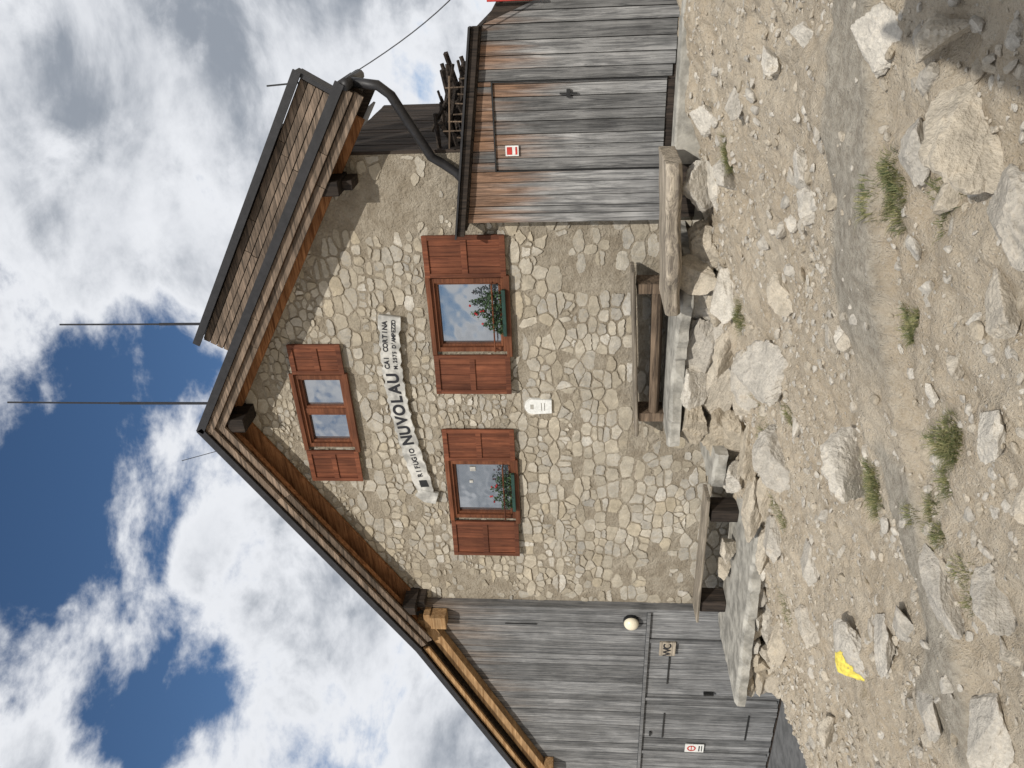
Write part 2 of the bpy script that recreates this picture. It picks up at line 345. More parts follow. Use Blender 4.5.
# ------------------------------------------------------------ HOUSE
house=empty('stone_mountain_hut')
HD=2.7
AX,AZ=-.4,6.55; TH=math.atan(.6); CS,SN=math.cos(TH),math.sin(TH)
def rp(side,s,n): return (AX+side*(s*CS+n*SN), AZ-s*SN+n*CS)
def sbox(mb,side,s0,s1,n0,n1,y0,y1,c=None):
    P=[rp(side,s0,n0),rp(side,s1,n0),rp(side,s1,n1),rp(side,s0,n1)]
    mb.hexa([(P[0][0],y0,P[0][1]),(P[1][0],y0,P[1][1]),(P[1][0],y1,P[1][1]),(P[0][0],y1,P[0][1]),
             (P[3][0],y0,P[3][1]),(P[2][0],y0,P[2][1]),(P[2][0],y1,P[2][1]),(P[3][0],y1,P[3][1])],c)
WL,WR=-3.94,2.99
OPEN=[(.50,1.50,2.44,3.37),(-2.25,-1.22,2.44,3.37),(-1.0,.15,4.62,5.32)]
def roofz(x): return AZ-.6*abs(x-AX)-.24
cuts=sorted(set([WL,WR,AX]+[o[0] for o in OPEN]+[o[1] for o in OPEN]))
mb=MB()
for i in range(len(cuts)-1):
    a_,b_=cuts[i],cuts[i+1]; mid=(a_+b_)/2
    ops=sorted([(o[2],o[3]) for o in OPEN if o[0]<mid<o[1]]); z=-1.9
    for (p,q) in ops:
        mb.add([(a_,0,z),(b_,0,z),(b_,0,p),(a_,0,p)],[(0,1,2,3)]); z=q
    mb.add([(a_,0,z),(b_,0,z),(b_,0,roofz(b_)),(a_,0,roofz(a_))],[(0,1,2,3)])
for (x0,x1,z0,z1) in OPEN:
    mb.add([(x0,0,z0),(x1,0,z0),(x1,.2,z0),(x0,.2,z0),(x0,0,z1),(x1,0,z1),(x1,.2,z1),(x0,.2,z1)],[(0,1,2,3),(4,7,6,5),(0,3,7,4),(1,5,6,2)])
mb.add([(WL,.22,-1.9),(WR,.22,-1.9),(WR,.22,roofz(WR)),(AX,.22,roofz(AX)),(WL,.22,roofz(WL)),(WL,HD,-1.9),(WR,HD,-1.9),(WR,HD,roofz(WR)),(AX,HD,roofz(AX)),(WL,HD,roofz(WL))],
  [(0,1,2,3,4),(9,8,7,6,5),(0,5,6,1),(1,6,7,2),(4,9,5,0)])
mb.add([(WR,0,-1.9),(WR,.22,-1.9),(WR,.22,roofz(WR)),(WR,0,roofz(WR)),(WL,0,-1.9),(WL,.22,-1.9),(WL,.22,roofz(WL)),(WL,0,roofz(WL))],[(0,1,2,3),(4,7,6,5)])
mb.build('mortar_wall',M['mortar'],house)
# ---- rubble masonry as clipped cells: angular blocks
AN=1.5
def clip(poly,nx_,nz_,d):
    out=[]
    for i in range(len(poly)):
        a_=poly[i]; b_=poly[(i+1)%len(poly)]; da=a_[0]*nx_+a_[1]*nz_-d; db=b_[0]*nx_+b_[1]*nz_-d
        if da<=0: out.append(a_)
        if (da<0 and db>0) or (da>0 and db<0):
            t=da/(da-db); out.append((a_[0]+(b_[0]-a_[0])*t,a_[1]+(b_[1]-a_[1])*t))
    return out
seeds=[]; z=-.8
while z<6.5:
    h=random.choice([.075,.10,.13,.15,.18,.23])*random.uniform(.92,1.08)*(1.0 if z<2.3 else .84); x=WL-.2
    while x<WR+.2:
        w=random.uniform(.65,2.6)*h
        zz=z+h/2+random.gauss(0,.013)+.035*math.sin(x*1.7+z*2)
        rr=random.random()
        if rr<.18 and h>.12:
            seeds.append((x+w/2,zz+h*.25)); seeds.append((x+w/2+random.uniform(-.02,.02),zz-h*.26))
        elif rr<.24:
            seeds.append((x+w*.2,zz+h*.2)); seeds.append((x+w*.7,zz)); seeds.append((x+w*.25,zz-h*.3))
        else: seeds.append((x+w/2+random.gauss(0,.012),zz))
        x+=w
    z+=h
S=np.array(seeds); Ss=S.copy(); Ss[:,0]/=AN
mb=MB()
for i in range(len(S)):
    sx_,sz_=S[i]
    if not(WL<sx_<WR) or sz_>roofz(sx_) or sz_<-.75: continue
    if any(x0-.04<sx_<x1+.04 and z0-.05<sz_<z1+.05 for (x0,x1,z0,z1) in OPEN): continue
    patch=float(vn(np.array(sx_*1.3),np.array(sz_*1.3),61))
    if random.random()<.09+max(0,patch-.08)*2.0*(1.3 if sz_>2.6 else .7): continue
    ps=Ss[i]; dd=np.hypot(Ss[:,0]-ps[0],Ss[:,1]-ps[1]); nb=np.argsort(dd)[1:18]
    poly=[(ps[0]-.3,ps[1]-.3),(ps[0]+.3,ps[1]-.3),(ps[0]+.3,ps[1]+.3),(ps[0]-.3,ps[1]+.3)]
    for j in nb:
        n_=Ss[j]-ps; L=math.hypot(*n_)
        if L<1e-5: continue
        n_=n_/L; mid=(Ss[j]+ps)/2
        poly=clip(poly,n_[0],n_[1],float(mid@n_))
        if len(poly)<3: break
    if len(poly)<3: continue
    poly=[(p[0]*AN,p[1]) for p in poly]
    poly=clip(poly,-1,0,-(WL+.01)); poly=clip(poly,1,0,WR-.004)
    poly=clip(poly,.6*CS,CS,(AZ-.25+.6*AX)*CS); poly=clip(poly,-.6*CS,CS,(AZ-.25-.6*AX)*CS)
    for (x0,x1,z0,z1) in OPEN:
        X0,X1,Z0,Z1=x0-.03,x1+.03,z0-.05,z1+.05
        bx=[p[0] for p in poly]; bz=[p[1] for p in poly]
        if not bx: break
        if max(bx)>X0 and min(bx)<X1 and max(bz)>Z0 and min(bz)<Z1:
            if sz_>=Z1: poly=clip(poly,0,-1,-Z1)
            elif sz_<=Z0: poly=clip(poly,0,1,Z0)
            elif sx_<=X0: poly=clip(poly,1,0,X0)
            else: poly=clip(poly,-1,0,-X1)
    if len(poly)<3: continue
    bx=[p[0] for p in poly]; bz=[p[1] for p in poly]
    w_=max(bx)-min(bx); h_=max(bz)-min(bz)
    if w_<.035 or h_<.03: continue
    cx=sum(bx)/len(bx); cz=sum(bz)/len(bz)
    gap=random.uniform(.003,.022)*(1 if sz_<2.4 else 1.2)
    sxx=1-2*gap/w_; szz=1-2*gap/h_
    if sxx<.3 or szz<.3: continue
    q=[(cx+(p[0]-cx)*sxx,cz+(p[1]-cz)*szz) for p in poly]
    q=[q[k] for k in range(len(q)) if math.hypot(q[k][0]-q[k-1][0],q[k][1]-q[k-1][1])>.018]
    if len(q)<3: continue
    r_=[]
    for k in range(len(q)):
        a_=q[k];b_=q[(k+1)%len(q)]; L=math.hypot(b_[0]-a_[0],b_[1]-a_[1]); t=min(.25,random.uniform(.004,.020)/L)
        m_=max(1,int(L/.03))
        for j in range(m_+1):
            tt=t+(1-2*t)*j/m_; am=.005 if 0<j<m_ else .0015
            r_.append((a_[0]+(b_[0]-a_[0])*tt+random.gauss(0,am),a_[1]+(b_[1]-a_[1])*tt+random.gauss(0,am)))
    q=r_; n=len(q); dep=random.uniform(.003,.020); tl=random.uniform(-.35,.35)*dep;tz=random.uniform(-.35,.35)*dep; vs=[]
    for (sc,yy) in ((1.0,.01),(.985,-dep*.75),(.93,-dep*1.0)):
        for (u,v_) in q:
            du,dv=u-cx,v_-cz
            y=yy if yy>0 else yy+tl*du/w_*2+tz*dv/h_*2+random.gauss(0,.05)*dep
            vs.append((cx+du*sc,y,cz+dv*sc))
    vs.append((cx,-dep*random.uniform(.9,1.1),cz)); fs=[]
    for j in range(2):
        for k in range(n): fs.append((j*n+k,j*n+(k+1)%n,(j+1)*n+(k+1)%n,(j+1)*n+k))
    for k in range(n): fs.append((2*n+k,2*n+(k+1)%n,3*n))
    mb.add(vs,fs,(min(1,max(0,random.gauss(.5,.28))),random.random()))
mb.build('wall_stones',M['stone'],house)

# windows
def window(o,mull,parent):
    x0,x1,z0,z1=o
    fr=MB(); t=.06
    fr.box(x0,x1,-.035,.10,z1-t,z1); fr.box(x0,x1,-.035,.10,z0,z0+t)
    fr.box(x0,x0+t,-.033,.10,z0+t,z1-t); fr.box(x1-t,x1,-.033,.10,z0+t,z1-t)
    for mx in mull: fr.box(mx-.04,mx+.04,-.01,.10,z0+t,z1-t)
    fr.box(x0-.05,x1+.05,-.09,-.036,z0-.05,z0+.015); fr.box(x0-.04,x1+.04,-.07,-.036,z1-.02,z1+.04)
    xs_=[x0+t]+sum([[mx-.04,mx+.04] for mx in mull],[])+[x1-t]
    for k in range(0,len(xs_),2):
        a_,b_=xs_[k],xs_[k+1]; s=.032
        fr.box(a_,b_,.0,.09,z0+t,z0+t+s);fr.box(a_,b_,.0,.09,z1-t-s,z1-t);fr.box(a_,a_+s,.003,.09,z0+t+s,z1-t-s);fr.box(b_-s,b_,.003,.09,z0+t+s,z1-t-s)
    fr.build('window_frame',M['frame'],parent,bevel=.004)
    gl=MB(); gl.add([(x0+t,.05,z0+t),(x1-t,.05,z0+t),(x1-t,.05,z1-t),(x0+t,.05,z1-t)],[(0,1,2,3)]); gl.build('window_glass',M['glass'],parent)
def shutter(x0,x1,z0,z1,parent,hinge,ang=0):
    mb=MB(); n=4; w=(x1-x0)/n
    for k in range(n): mb.box(x0+k*w+.002,x0+(k+1)*w-.002,-.065,-.045,z0+.01,z1-.01)
    f=.055
    mb.box(x0,x1,-.085,-.066,z0,z0+f+.01);mb.box(x0,x1,-.085,-.066,z1-f-.01,z1)
    mb.box(x0,x0+f,-.083,-.066,z0+f,z1-f);mb.box(x1-f,x1,-.083,-.066,z0+f,z1-f)
    zm=(z0+z1)/2; mb.box(x0+f,x1-f,-.081,-.066,zm-.035,zm+.035)
    if ang: mb.v=[(p[0],p[1]-abs(p[0]-hinge)*math.sin(ang),p[2]) for p in mb.v]
    mb.build('shutter',M['shutter'],parent,bevel=.003)
window(OPEN[0],[],house); window(OPEN[1],[],house); window(OPEN[2],[-.42],house)
shutter(1.53,2.06,2.42,3.40,house,1.53); shutter(-.07,.47,2.42,3.40,house,.47,.10)
shutter(-1.19,-.67,2.42,3.40,house,-1.19); shutter(-2.9,-2.28,2.42,3.40,house,-2.28,.06)
shutter(.19,.63,4.60,5.30,house,.19); shutter(-1.56,-1.04,4.60,5.34,house,-1.04)
for (bx0,bx1,px0,px1,hh,cc0,nl) in ((.55,1.45,.80,1.36,.36,.62,1400),(-2.2,-1.27,-2.0,-1.40,.24,.5,1000)):
    fb=empty('geranium_flower_box'); m1=MB(); m1.box(px0-.03,px1+.03,-.15,-.095,2.44,2.485); m1.build('planter',M['green'],fb,bevel=.006)
    m1=MB();m2=MB()
    for i in range(nl):
        u=random.random(); cx=px0+(px1-px0)*u; k=max(0,1-((u-cc0)/.62)**2)
        env=.07+hh*k*(.7+.3*math.sin(cx*37)); hz=2.48+env*random.random()**.8; cy=-.10+random.gauss(0,.028); s=random.uniform(.008,.018)
        n_=Vector((random.gauss(0,1),random.gauss(-.6,1),random.gauss(.5,1))).normalized(); a1=n_.orthogonal().normalized()*s; a2=n_.cross(a1)
        p=Vector((cx,cy,hz)); m1.add([p-a1,p-a2*.8,p+a1,p+a2*.8],[(0,1,2,3)],(random.random(),0))
    for i in range(6):
        u=random.uniform(.2,.85); cx=px0+(px1-px0)*u; k=max(0,1-((u-cc0)/.62)**2); hz=2.50+(.07+hh*k)*random.uniform(.5,.95); cy=-.145
        for j in range(14):
            n_=Vector((random.gauss(0,1),random.gauss(0,1),random.gauss(0,1))).normalized(); p=Vector((cx,cy,hz))+n_*.013; a1=n_.orthogonal()*.008;a2=n_.cross(a1)
            m2.add([p-a1,p-a2,p+a1,p+a2],[(0,1,2,3)],(random.random(),0))
    m1.build('leaves',M['leaf'],fb); m2.build('blossoms',M['petal'],fb)
    m1=MB(); m1.tube([(bx0,-.13,2.60),(bx1,-.13,2.60)],.011,6); m1.tube([(bx0,-.13,2.60),(bx0,0.0,2.60)],.008,6); m1.tube([(bx1,-.13,2.60),(bx1,0.0,2.60)],.008,6); m1.build('rail',M['frame'],fb)
mb=MB(); mb.box(-1.45,-1.38,.035,.045,3.0,3.08); mb.box(-1.66,-1.62,.035,.045,3.05,3.10); mb.build('window_notes',M['signw'],house)

# roof
LR,LL=4.96,4.84; OV=-.52
SR=(2.99-AX+.06)/CS
for side,L in ((1,LR),(-1,LL)):
    mb=MB()
    if side==1: sbox(mb,1,0,L,-.03,0,OV,.06); sbox(mb,1,0,SR,-.03,0,.063,HD+.1)
    else: sbox(mb,side,0,L,-.03,0,OV,HD+.1)
    sbox(mb,side,0,L+.01,-.085,.015,OV-.025,OV-.002); mb.build('roof_sheet',M['metal'],house)
    mb=MB()
    for k,(n0,n1,yy) in enumerate(((-.185,-.088,OV+.02),(-.29,-.190,OV+.07))):
        s0=0
        while s0<L-.1:
            s1=min(L-.02,s0+random.uniform(1.3,2.4)); sbox(mb,side,s0,s1-.004,n0,n1,yy+random.uniform(-.004,.004),yy+.035); s0=s1
            if L-s0<.1: break
    y=OV+.11
    while y<-.08:
        sbox(mb,side,0,L,-.065,-.04,y,y+.10); y+=.112
    mb.build('barge_boards',M['barge'],house,bevel=.003)
    mb=MB()
    sbox(mb,side,0,L-.1,-.22,-.07,-.30,-.22); sbox(mb,side,0,L-.35,-.34,-.07,-.075,-.024)
    mb.build('rafter',M['orange'],house)
    mb=MB(); s=.2
    while s<L-.1:
        sbox(mb,side,s,s+.05,-.10,-.066,OV+.12,-.08); s+=.42
    mb.build('soffit_battens',M['orange'],house)
mb=MB()
mb.box(AX-.10,AX+.10,-.42,.1,5.96,6.18)
for side,ss in ((1,(3.85,)),(-1,(4.15,))):
    for s in ss:
        x,z=rp(side,s,-.33); mb.box(x-.08,x+.08,-.42,.1,z-.10,z+.10); mb.box(x-.055,x+.055,-.28,.1,z-.22,z-.102)
mb.build('purlins',M['dark'],house,bevel=.008)
mb=MB(); sbox(mb,1,.80,4.66,.53,.56,.12,.30); sbox(mb,1,.80,SR-.1,.53,.56,.303,HD+.1); sbox(mb,1,.79,4.67,.48,.575,.09,.118); sbox(mb,1,4.62,4.67,.02,.528,.12,.30)
mb.build('raised_roof_sheet',M['metal'],house)
mb=MB(); n=.03
while n<.46:
    s0=.86
    while s0<4.5:
        s1=min(4.6,s0+random.uniform(.9,2.0)); sbox(mb,1,s0,s1-.005,n,n+.082,.17+random.uniform(0,.014),.23); s0=s1
    n+=.092
mb.build('raised_roof_cladding',M['barge'],house,bevel=.003)
mb=MB(); sbox(mb,1,.84,4.6,.03,.5,.24,.30); sbox(mb,1,.84,SR-.15,.03,.5,.302,HD)
mb.build('raised_roof_body',M['dark'],house)
mb=MB(); y=.0
while y<HD-.1: mb.box(WR+.002,WR+.03+random.uniform(0,.006),y+.01,y+.15,2.2,roofz(WR)+.02); y+=.155
mb.build('side_cladding',M['dark'],house)
mb=MB()
for y in (-.42,-.2,-.02): sbox(mb,1,3.95,LR-.04,-.22,-.068,y,y+.07)
sbox(mb,1,3.95,LR-.05,-.30,-.07,.058,.10)
mb.build('eave_rafters',M['dark'],house)
gx_,gz_=rp(1,LR,-.06)
mb=MB(); mb.tube([(gx_+.0,OV,gz_-.03),(gx_+.0,.08,gz_-.03)],.06,10)
mb.tube([(gx_+.0,-.36,gz_-.05),(gx_-.04,-.36,3.62),(3.68,-.34,3.50),(2.98,-.12,3.18),(2.90,-.10,3.06),(2.80,-.10,2.92),(2.66,-.10,2.80)],.052,10)
mb.build('gutter_downpipe',M['metal'],house,smooth=True)

annex_sl=.47
def anz(x): return 4.10-annex_sl*(-4.5-x)
mb=MB(); x=-3.98; 
while x>-9.4:
    w=random.uniform(.10,.19); x1=x; x0=x-w+.009
    top1=anz(x1)-.22; top0=anz(x0)-.22
    if x1>-4.45: top1=min(top1,roofz(x1)-.1); top0=min(top0,roofz(x0)-.1)
    y0=-.135+random.uniform(-.008,.008)
    mb.hexa([(x0,y0,.50),(x1,y0,.50),(x1,y0+.03,.50),(x0,y0+.03,.50),(x0,y0,top0),(x1,y0,top1),(x1,y0+.03,top1),(x0,y0+.03,top0)])
    x-=w
x=-3.99
while x>-9.4:
    w=random.uniform(.10,.16); x1=x;x0=x-w+.008
    y0=-.115+random.uniform(-.006,.006)
    mb.box(x0,x1,y0,y0+.03,-1.74-random.uniform(0,.02),.44); x-=w
mb.build('annex_boards',M['greyb'],house,bevel=.003)
mb=MB(); mb.box(-9.4,-3.985,-.17,-.10,.445,.495); mb.box(-3.98,-3.925,-.15,.3,-1.8,4.0)
for xx in (-4.62,-6.02,-7.45): mb.box(xx-.035,xx+.035,-.155,-.123,-1.7,.44)
mb.build('annex_trim',M['greyb'],house,bevel=.004)
mb=MB(); 
for xx in (-5.3,-6.7):
    for zz in (-1.3,.1): mb.box(xx-.35,xx+.3,-.132,-.1225,zz-.012,zz+.012)
mb.box(-5.86,-5.82,-.18,-.125,-.66,-.50); mb.box(-7.0,-6.9,-.15,-.125,.3,.33)
mb.box(-4.3,-4.288,-.16,-.147,2.2,2.7)
mb.build('door_hinges',M['iron'],house)
mb=MB(); mb.add([(-9.4,-.08,-1.9),(-3.94,-.08,-1.9),(-3.94,-.08,4.1),(-4.5,-.08,3.86),(-9.4,-.08,anz(-9.4)-.25),(-9.4,2.6,-1.9),(-9.4,2.6,anz(-9.4)-.25),(-4.5,2.6,3.86)],[(0,1,2,3,4),(0,4,6,5),(4,3,7,6)]); mb.build('annex_core',M['dark'],house)
def abox(mb,x0,x1,n0,n1,y0,y1):
    mb.hexa([(x0,y0,anz(x0)+n0),(x1,y0,anz(x1)+n0),(x1,y1,anz(x1)+n0),(x0,y1,anz(x0)+n0),(x0,y0,anz(x0)+n1),(x1,y0,anz(x1)+n1),(x1,y1,anz(x1)+n1),(x0,y1,anz(x0)+n1)])
mb=MB(); abox(mb,-9.7,-4.50,-.03,0,-.50,2.8); abox(mb,-9.7,-4.52,-.09,.015,-.53,-.502); mb.build('annex_roof_sheet',M['metal'],house)
mb=MB(); abox(mb,-9.6,-4.12,-.42,-.22,-.30,-.15); abox(mb,-9.6,-4.55,-.20,-.095,-.47,-.43); mb.build('annex_verge_beam',M['light'],house,bevel=.006)
mb=MB(); y=-.42
while y<-.1: abox(mb,-9.6,-4.5,-.07,-.04,y,y+.09); y+=.1
mb.build('annex_soffit',M['old'],house)
mb=MB(); mb.box(-4.24,-4.0,-.36,-.14,3.60,3.84); mb.box(-4.26,-3.98,-.32,-.14,3.845,3.95); 
mb.box(-7.9,-7.7,-.42,-.14,anz(-7.8)-.56,anz(-7.8)-.40); mb.build('beam_ends',M['light'],house,bevel=.01)

# right wooden shed
shed=empty('wooden_shed')
def shz(x): return 2.80-.14*(x-2.28) if x<4.3 else max(1.92,2.52-2.6*(x-4.3))
YS=-.30
def boards(x_from,x_to,z0f,z1f,yo,mbx,wmin=.08,wmax=.17):
    x=x_from
    while x<x_to-.01:
        w=min(random.uniform(wmin,wmax),x_to-x); x0=x+.004;x1=x+w-.004; y=yo+random.uniform(-.008,.008)
        if x1-x0<.01: break
        za=z0f(x0); mbx.hexa([(x0,y,za),(x1,y,za),(x1,y+.028,za),(x0,y+.028,za),(x0,y,z1f(x0)),(x1,y,z1f(x1)),(x1,y+.028,z1f(x1)),(x0,y+.028,z1f(x0))]); x+=w
DX0,DX1,DZ0,DZ1=2.85,3.77,.68,2.45
mb=MB(); b0=lambda x:.64-.02*(x-3)+random.uniform(-.02,.02)
boards(2.28,DX0,b0,shz,YS,mb); boards(DX1,5.2,b0,shz,YS,mb); boards(DX0,DX1,lambda x:DZ1+.01,shz,YS,mb)
mb.build('front_boards',M['grey'],shed,bevel=.003)
mb=MB(); boards(DX0+.008,DX1-.008,lambda x:DZ0,lambda x:DZ1,YS+.012,mb,.10,.15); mb.build('shed_door',M['grey'],shed,bevel=.003)
mb=MB(); mb.box(DX1-.14,DX1-.125,YS-.025,YS+.0,1.58,1.76); mb.box(DX1-.17,DX1-.09,YS-.022,YS-.0,1.65,1.69)
mb.box(DX0,DX0+.01,YS-.012,YS+.02,DZ0,DZ1); mb.box(DX0,DX1,YS-.012,YS+.02,DZ1-.004,DZ1+.008); mb.box(DX1-.01,DX1,YS-.012,YS+.02,DZ0,DZ1)
mb.build('door_ironmongery',M['iron'],shed)
mb=MB(); mb.add([(2.30,YS+.037,.3),(5.2,YS+.037,.3),(5.2,YS+.037,1.92),(4.3,YS+.037,2.5),(2.30,YS+.037,2.78),(2.30,2.2,.3),(5.2,2.2,.3),(5.2,2.2,1.9),(4.3,2.2,2.5),(2.30,2.2,2.78)],[(0,1,2,3,4),(0,4,9,5),(1,6,7,2),(4,3,8,9),(3,2,7,8),(5,9,8,7,6)]); mb.build('shed_core',M['dark'],shed)
def shb(mb,x0,x1,n0,n1,y0,y1):
    mb.hexa([(x0,y0,shz(x0)+n0),(x1,y0,shz(x1)+n0),(x1,y1,shz(x1)+n0),(x0,y1,shz(x0)+n0),(x0,y0,shz(x0)+n1),(x1,y0,shz(x1)+n1),(x1,y1,shz(x1)+n1),(x0,y1,shz(x0)+n1)])
mb=MB(); shb(mb,2.16,4.299,.02,.10,-.40,-.33); shb(mb,2.2,4.299,.003,.05,-.325,2.25); mb.build('shed_roof_edge',M['dark'],shed,bevel=.005)
mb=MB(); shb(mb,2.14,4.299,.104,.125,-.44,-.33); mb.build('roof_flashing',M['metal'],shed)
mb=MB(); mb.box(2.95,5.4,-.55,-.28,.1,.60); mb.build('concrete_plinth',M['conc'],shed,bevel=.02)
mb=MB(); mb.box(3.02,3.13,YS-.016,YS-.011,2.20,2.34); mb.build('warning_sticker',M['white'],shed)
mb=MB(); mb.box(3.035,3.115,YS-.020,YS-.0165,2.27,2.325); mb.box(3.035,3.115,YS-.020,YS-.0165,2.215,2.235); mb.build('warning_text_field',M['red'],shed)
wp=empty('stacked_planks'); mb=MB()
for i in range(60):
    x=random.uniform(3.1,3.75); y=random.uniform(.1,.7); z=shz(x)+.06+random.random()*.36; L=random.uniform(.2,.55); a_=random.gauss(.05,.25); w=random.uniform(.015,.035)
    d=Vector((math.cos(a_),random.uniform(-.5,.5),math.sin(a_)))*L/2; p=Vector((x,y,z+w)); mb.tube([p-d,p+d],w,5)
mb.build('planks',M['dark'],wp)
mb=MB(); 
for i in range(8):
    x=3.15+i*.09; mb.tube([(x,-.05,shz(x)+.05),(x+random.uniform(-.04,.04),-.05,shz(x)+random.uniform(.2,.38))],.008,6)
mb.tube([(3.05,-.05,2.98),(3.8,-.05,2.92)],.01,6); mb.build('rail',M['old'],wp)
mb=MB()
for i in range(260):
    x=random.gauss(3.85,.07); y=random.uniform(-.1,.3); z=shz(min(x,4.25))+.05+random.random()*.1; n_=Vector((random.gauss(0,1),random.gauss(0,1),random.gauss(0,1))).normalized(); s=.012; a1=n_.orthogonal()*s;a2=n_.cross(a1); p=Vector((x,y,z)); mb.add([p-a1,p-a2,p+a1,p+a2],[(0,1,2,3)],(random.random(),0))
mb.build('moss_plant',M['grass'])
mb=MB(); mb.tube([(4.52,-.36,1.9),(4.52,-.36,2.45)],.013,8); mb.tube([(4.52,-.36,2.4),(5.0,-.36,2.4)],.013,8); mb.build('red_pipe_rail',M['red'],smooth=True)
mb=MB(); P0=Vector((3.86,-.45,3.95)); P1=Vector((5.6,-1.3,1.7)); pts=[]
for i in range(21):
    t=i/20; p=P0.lerp(P1,t); p.z-=.40*math.sin(math.pi*t)*(1-.6*t); pts.append(p)
mb.tube(pts,.006,5); mb.build('overhead_wire',M['black'])
mb=MB(); mb.tube([(5.62,-1.3,0.4),(5.62,-1.3,2.2)],.05,10); mb.build('wire_post',M['galv'])
mb=MB(); mb.tube([(-.94,1,5.9),(-.94,1,8.6)],.024,6); mb.tube([(-.94,1,8.6),(-.93,1,10.43)],.016,6); mb.tube([(-.95,.95,6.4),(-.95,.95,6.9)],.03,6); mb.build('antenna_mast',M['black'])
mb=MB(); mb.tube([(-.085,2,6.2),(-.085,2,8.2)],.024,6);mb.tube([(-.085,2,8.2),(-.08,2,9.87)],.016,6); mb.build('antenna_mast',M['black'])
mb=MB(); mb.tube([(-.75,-.45,6.3),(-.95,-.45,6.95)],.005,5); mb.tube([(3.75,.2,4.5),(3.72,.2,5.0)],.010,5); mb.build('lightning_rod',M['iron'])

# banner sign
sign=empty('hut_name_sign')
ax=np.array([-1.85,-1.4,-.9,-.25,.36,.7,1.03]); az=np.array([3.69,3.79,3.87,3.935,3.965,3.94,3.90])
co=np.polyfit(ax,az,3)
def sc_(x): return float(np.polyval(co,x))
def sl_(x): return float(np.polyval(np.polyder(co),x))
mb=MB(); nseg=48; hw=.128; vs=[];fs=[]
for i in range(nseg+1):
    x=-1.78+i*(1.03+1.78)/nseg; a_=math.atan(sl_(x)); jig=.010*math.sin(i*1.7)+.008*math.sin(i*3.1)
    w=hw+jig
    if i<3: w*=.75+.08*i
    if i>nseg-3: w*=1.15
    for sg in (-1,1):
        for y in (-.05,-.085): vs.append((x-sg*w*math.sin(a_),y,sc_(x)+sg*w*math.cos(a_)))
for i in range(nseg):
    o=i*4; p=o+4; fs+= [(o+1,p+1,p+3,o+3),(o,o+2,p+2,p),(o+2,o+3,p+3,p+2),(o,p,p+1,o+1)]
fs+=[(0,1,3,2),(nseg*4,nseg*4+2,nseg*4+3,nseg*4+1)]
mb.add(vs,fs); mb.build('sign_board',M['signw'],sign)
mb=MB(); mb.add([(-1.95,-.092,3.60),(-1.76,-.092,3.54),(-1.70,-.092,3.78),(-1.80,-.092,3.88),(-1.92,-.092,3.76),(-1.95,-.055,3.60),(-1.76,-.055,3.54),(-1.70,-.055,3.78),(-1.80,-.055,3.88),(-1.92,-.055,3.76)],[(0,1,2,3,4),(0,5,6,1),(1,6,7,2),(2,7,8,3),(3,8,9,4),(4,9,5,0)]); mb.build('sign_end',M['signw'],sign)
def letter(ch,x,size,dz=0,bold=.0,y=-.0885,name='letter',par=sign,mat='black',zc=None,rot=None):
    cu=bpy.data.curves.new(name,'FONT'); cu.body=ch; cu.size=size; cu.align_x='CENTER'; cu.align_y='CENTER'; cu.extrude=.0015; cu.offset=bold
    ob=bpy.data.objects.new(name,cu); scene.collection.objects.link(ob); cu.materials.append(M[mat])
    a_=math.atan(sl_(x)) if rot is None else rot; zz=sc_(x) if zc is None else zc
    ob.location=(x-dz*math.sin(a_),y,zz+dz*math.cos(a_)); ob.rotation_euler=(Matrix.Rotation(-a_,4,'Y')@Matrix.Rotation(math.pi/2,4,'X')).to_euler()
    ob.parent=par
for i,ch in enumerate('NUVOLAU'): letter(ch,-.84+i*.163,.215,0,.008)
for i,ch in enumerate('RIFUGIO'): letter(ch,-1.44+i*.070,.100,-.01,.003)
for i,ch in enumerate('CAI CORTINA'): 
    if ch!=' ': letter(ch,.31+i*.062,.088,.055,.003)
for i,ch in enumerate("M.2575 D'AMPEZZO"):
    if ch!=' ': letter(ch,.30+i*.044,.072,-.055,.002)
mb=MB(); mb.add([(-1.64,-.0885,3.66),(-1.52,-.0885,3.69),(-1.53,-.0885,3.80),(-1.65,-.0885,3.78)],[(0,1,2,3)]); mb.build('emblem',M['iron'],sign)

pl=MB(); cx,zb=-.32,1.91; vs=[(cx-.10,-.05,zb),(cx+.10,-.05,zb)]
for k in range(13):
    t=math.pi*k/12; vs.append((cx+.115*math.cos(t),-.05,zb+.24+.115*math.sin(t)))
n=len(vs); vs2=[(p[0],.0,p[2]) for p in vs]
pl.add(vs+vs2,[tuple(range(n))]+[(i,i+n,(i+1)%n+n,(i+1)%n) for i in range(n)]); plo=pl.build('memorial_plaque',M['white'])
mb=MB(); mb.box(cx-.035,cx+.035,-.054,-.0505,2.15,2.19); mb.box(cx-.06,cx+.06,-.054,-.0505,2.0,2.008); mb.box(cx-.06,cx+.06,-.054,-.0505,2.04,2.048); mb.build('plaque_inscription',M['conc'],plo)

